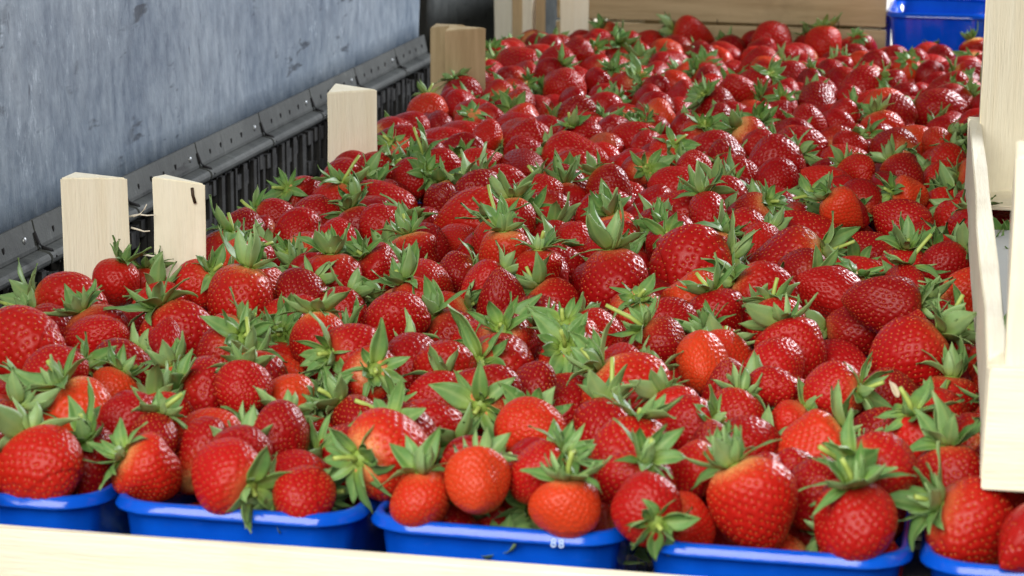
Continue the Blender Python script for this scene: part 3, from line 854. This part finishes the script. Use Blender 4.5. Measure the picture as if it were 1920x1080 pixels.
def calyx_layout(b):
    r = random.Random(int(b['pos'][0]*1e6)+int(b['pos'][1]*1e5))
    n = r.choice((10, 11, 12, 13)); m2 = r.choice((1, 2, 3, 4)); out = []
    k = b['s']/.036*r.uniform(.90, 1.20)*(1.0 if b['pos'][1] < .8 else .82)
    for i in range(n+m2):
        az = 2*math.pi*(i+r.uniform(-.28, .28))/n+(.4 if i >= n else 0)
        narrow = i % 2 == 1
        sh = r.choice((4, 5)) if (narrow and r.random() < .6) else r.choice((0, 1, 2, 3, 6, 7))
        el = math.radians(b['el']+r.uniform(-24, 24)+(26 if i >= n else 0))
        m = Matrix.Rotation(az-math.pi/2, 4, 'Z') @ Matrix.Translation((0, .0030, .0002)) @ Matrix.Rotation(el, 4, 'X') @ Matrix.Rotation(r.uniform(-.7, .7), 4, 'Y')
        out.append((sh, m, k*r.uniform(.75, 1.15)*(.7 if i >= n else 1)))
    return out, r.choice((0, 0, 1, 1, 1, 2, 2, 3))

cw = [(.6, 'dark red'), (1.25, 'red'), (1.85, 'bright red'), (2.6, 'orange red'), (9, 'pale orange')]
def describe(b):
    c = next(wd for lim, wd in cw if b['cv'] <= lim)
    x, y, z = b['a']; n = min(3, max(0, int(b['pos'][1]/D)))
    size = 'large ' if b['s'] > .0385 else ('small ' if b['s'] < .0325 else '')
    if z > .60: o = 'leafy cap up'
    elif z < -.35: o = 'pointed tip up'
    elif abs(x) > abs(y): o = 'cap towards metal wall' if x < 0 else 'cap towards empty crates'
    else: o = 'cap towards plank crates' if y > 0 else 'cap towards front board'
    row = 'front row' if (b['pos'][1]-n*D) < .198 else 'rear row'
    k = min(4, max(0, int((b['pos'][0]-XS[n])/.115)))
    pw = ['punnet nearest wall', 'second punnet from wall', 'third punnet from wall', 'fourth punnet from wall', 'fifth punnet from wall'][k]
    return f"{size}{c} strawberry, {o}, {crw[n]}, {row}, {pw}", f"strawberries in the {crw[n]}"
nsing = 0
for k in sorted(single, key=lambda i: -vis[i]):
    b = berries[k]; pr = protos[b['p']]
    o = link('strawberry', pr['mesh']); o.rotation_mode = 'QUATERNION'; o.rotation_quaternion = b['q']
    o.location = b['pos']; o.scale = (b['s'],)*3; o.color = (*b['col'], b['pale'])
    lab, grp = describe(b); tag(o, lab, 'strawberry', grp)
    s = link('seeds', pr['seeds'], o); s['kind'] = 'stuff'
    if b['a'][2] < -.45: continue
    inv = 1.0/b['s']
    cl = link('calyx', DISC, o); cl.location = (0, 0, pr['top']-.004); cl.scale = (inv,)*3
    lay, stl = calyx_layout(b)
    link('stem', STEMS[stl], cl, (0, 0, .001)).rotation_euler = (random.uniform(-.4, .4), random.uniform(-.4, .4), random.uniform(0, 6))
    for sh, m, kk in lay:
        sp_ = link('sepal', SEP[sh][0], cl); sp_.matrix_basis = m @ Matrix.Scale(kk, 4)
    nsing += 1

# the rest of the heap, too hidden to pick apart
def joined(name, items, label, leaves=True):
    Vs = []; Fs = []; T = []; S_ = []; off = 0
    LV = []; LF = []; LS = []; LA = []; LC = []; lo = 0
    for b in items:
        P, F, t = protos[b['p']]['low']; Rm = np.array(b['q'].to_matrix())
        Vs.append(P@Rm.T*b['s']+np.array(b['pos'])); Fs.append(F+off); off += len(P); S_.append(t)
        T.append(np.tile(np.array([*b['col'], b['pale']]), (len(P), 1)))
        if leaves and b['a'][2] > (-.1 if b['pos'][1] > .8 else -.4) and b['layer'] == 1 and rng.random() < (.62 if b['pos'][1] > .8 else .85):
            lay, _ = calyx_layout(b); top = protos[b['p']]['top']*b['s']-.0002
            base = Matrix.Translation(b['pos']) @ b['q'].to_matrix().to_4x4() @ Matrix.Translation((0, 0, top))
            for sh, m, kk in lay:
                V, F, sd, al, ac = SEP[sh][2]; mm = np.array(base @ m)
                LV.append((V*kk)@mm[:3, :3].T+mm[:3, 3]); LF.append(F+lo); lo += len(V); LS.append(sd); LA.append(al); LC.append(ac)
    me = np_mesh(name, np.concatenate(Vs), np.concatenate(Fs), M_FLESHJ, True, {'shoulder': ('FLOAT', np.concatenate(S_)), 'tint': ('FLOAT_COLOR', np.concatenate(T))})
    o = link(name, me); tag(o, label, 'strawberries', kind='stuff')
    if LV:
        me = np_mesh('sepals', np.concatenate(LV), np.concatenate(LF), M_LEAF, True, {'side': ('FLOAT', np.concatenate(LS)), 'along': ('FLOAT', np.concatenate(LA)), 'across': ('FLOAT', np.concatenate(LC))})
        l = link('sepals', me, o); l['kind'] = 'stuff'
    return o
rest = [b for k, b in enumerate(berries) if k not in single]
joined('strawberry_heap', rest, 'mostly hidden strawberries filling the punnets beneath and between the others')
print('single', len(single), 'rest', len(rest), 'with calyx', nsing)

# small dry sepal lying on the berries
a = at(1682, 745, 2, .030)
o = link('dry_sepal', np_mesh('dry_sepal', SEP[1][1][0], SEP[1][1][1], simple('dry_leaf', (.62, .52, .36), .7), True))
o.location = a; o.rotation_euler = (.9, .2, .6); o.scale = (.55,)*3
tag(o, 'small dry pale sepal lying loose on the foremost berries', 'leaf')
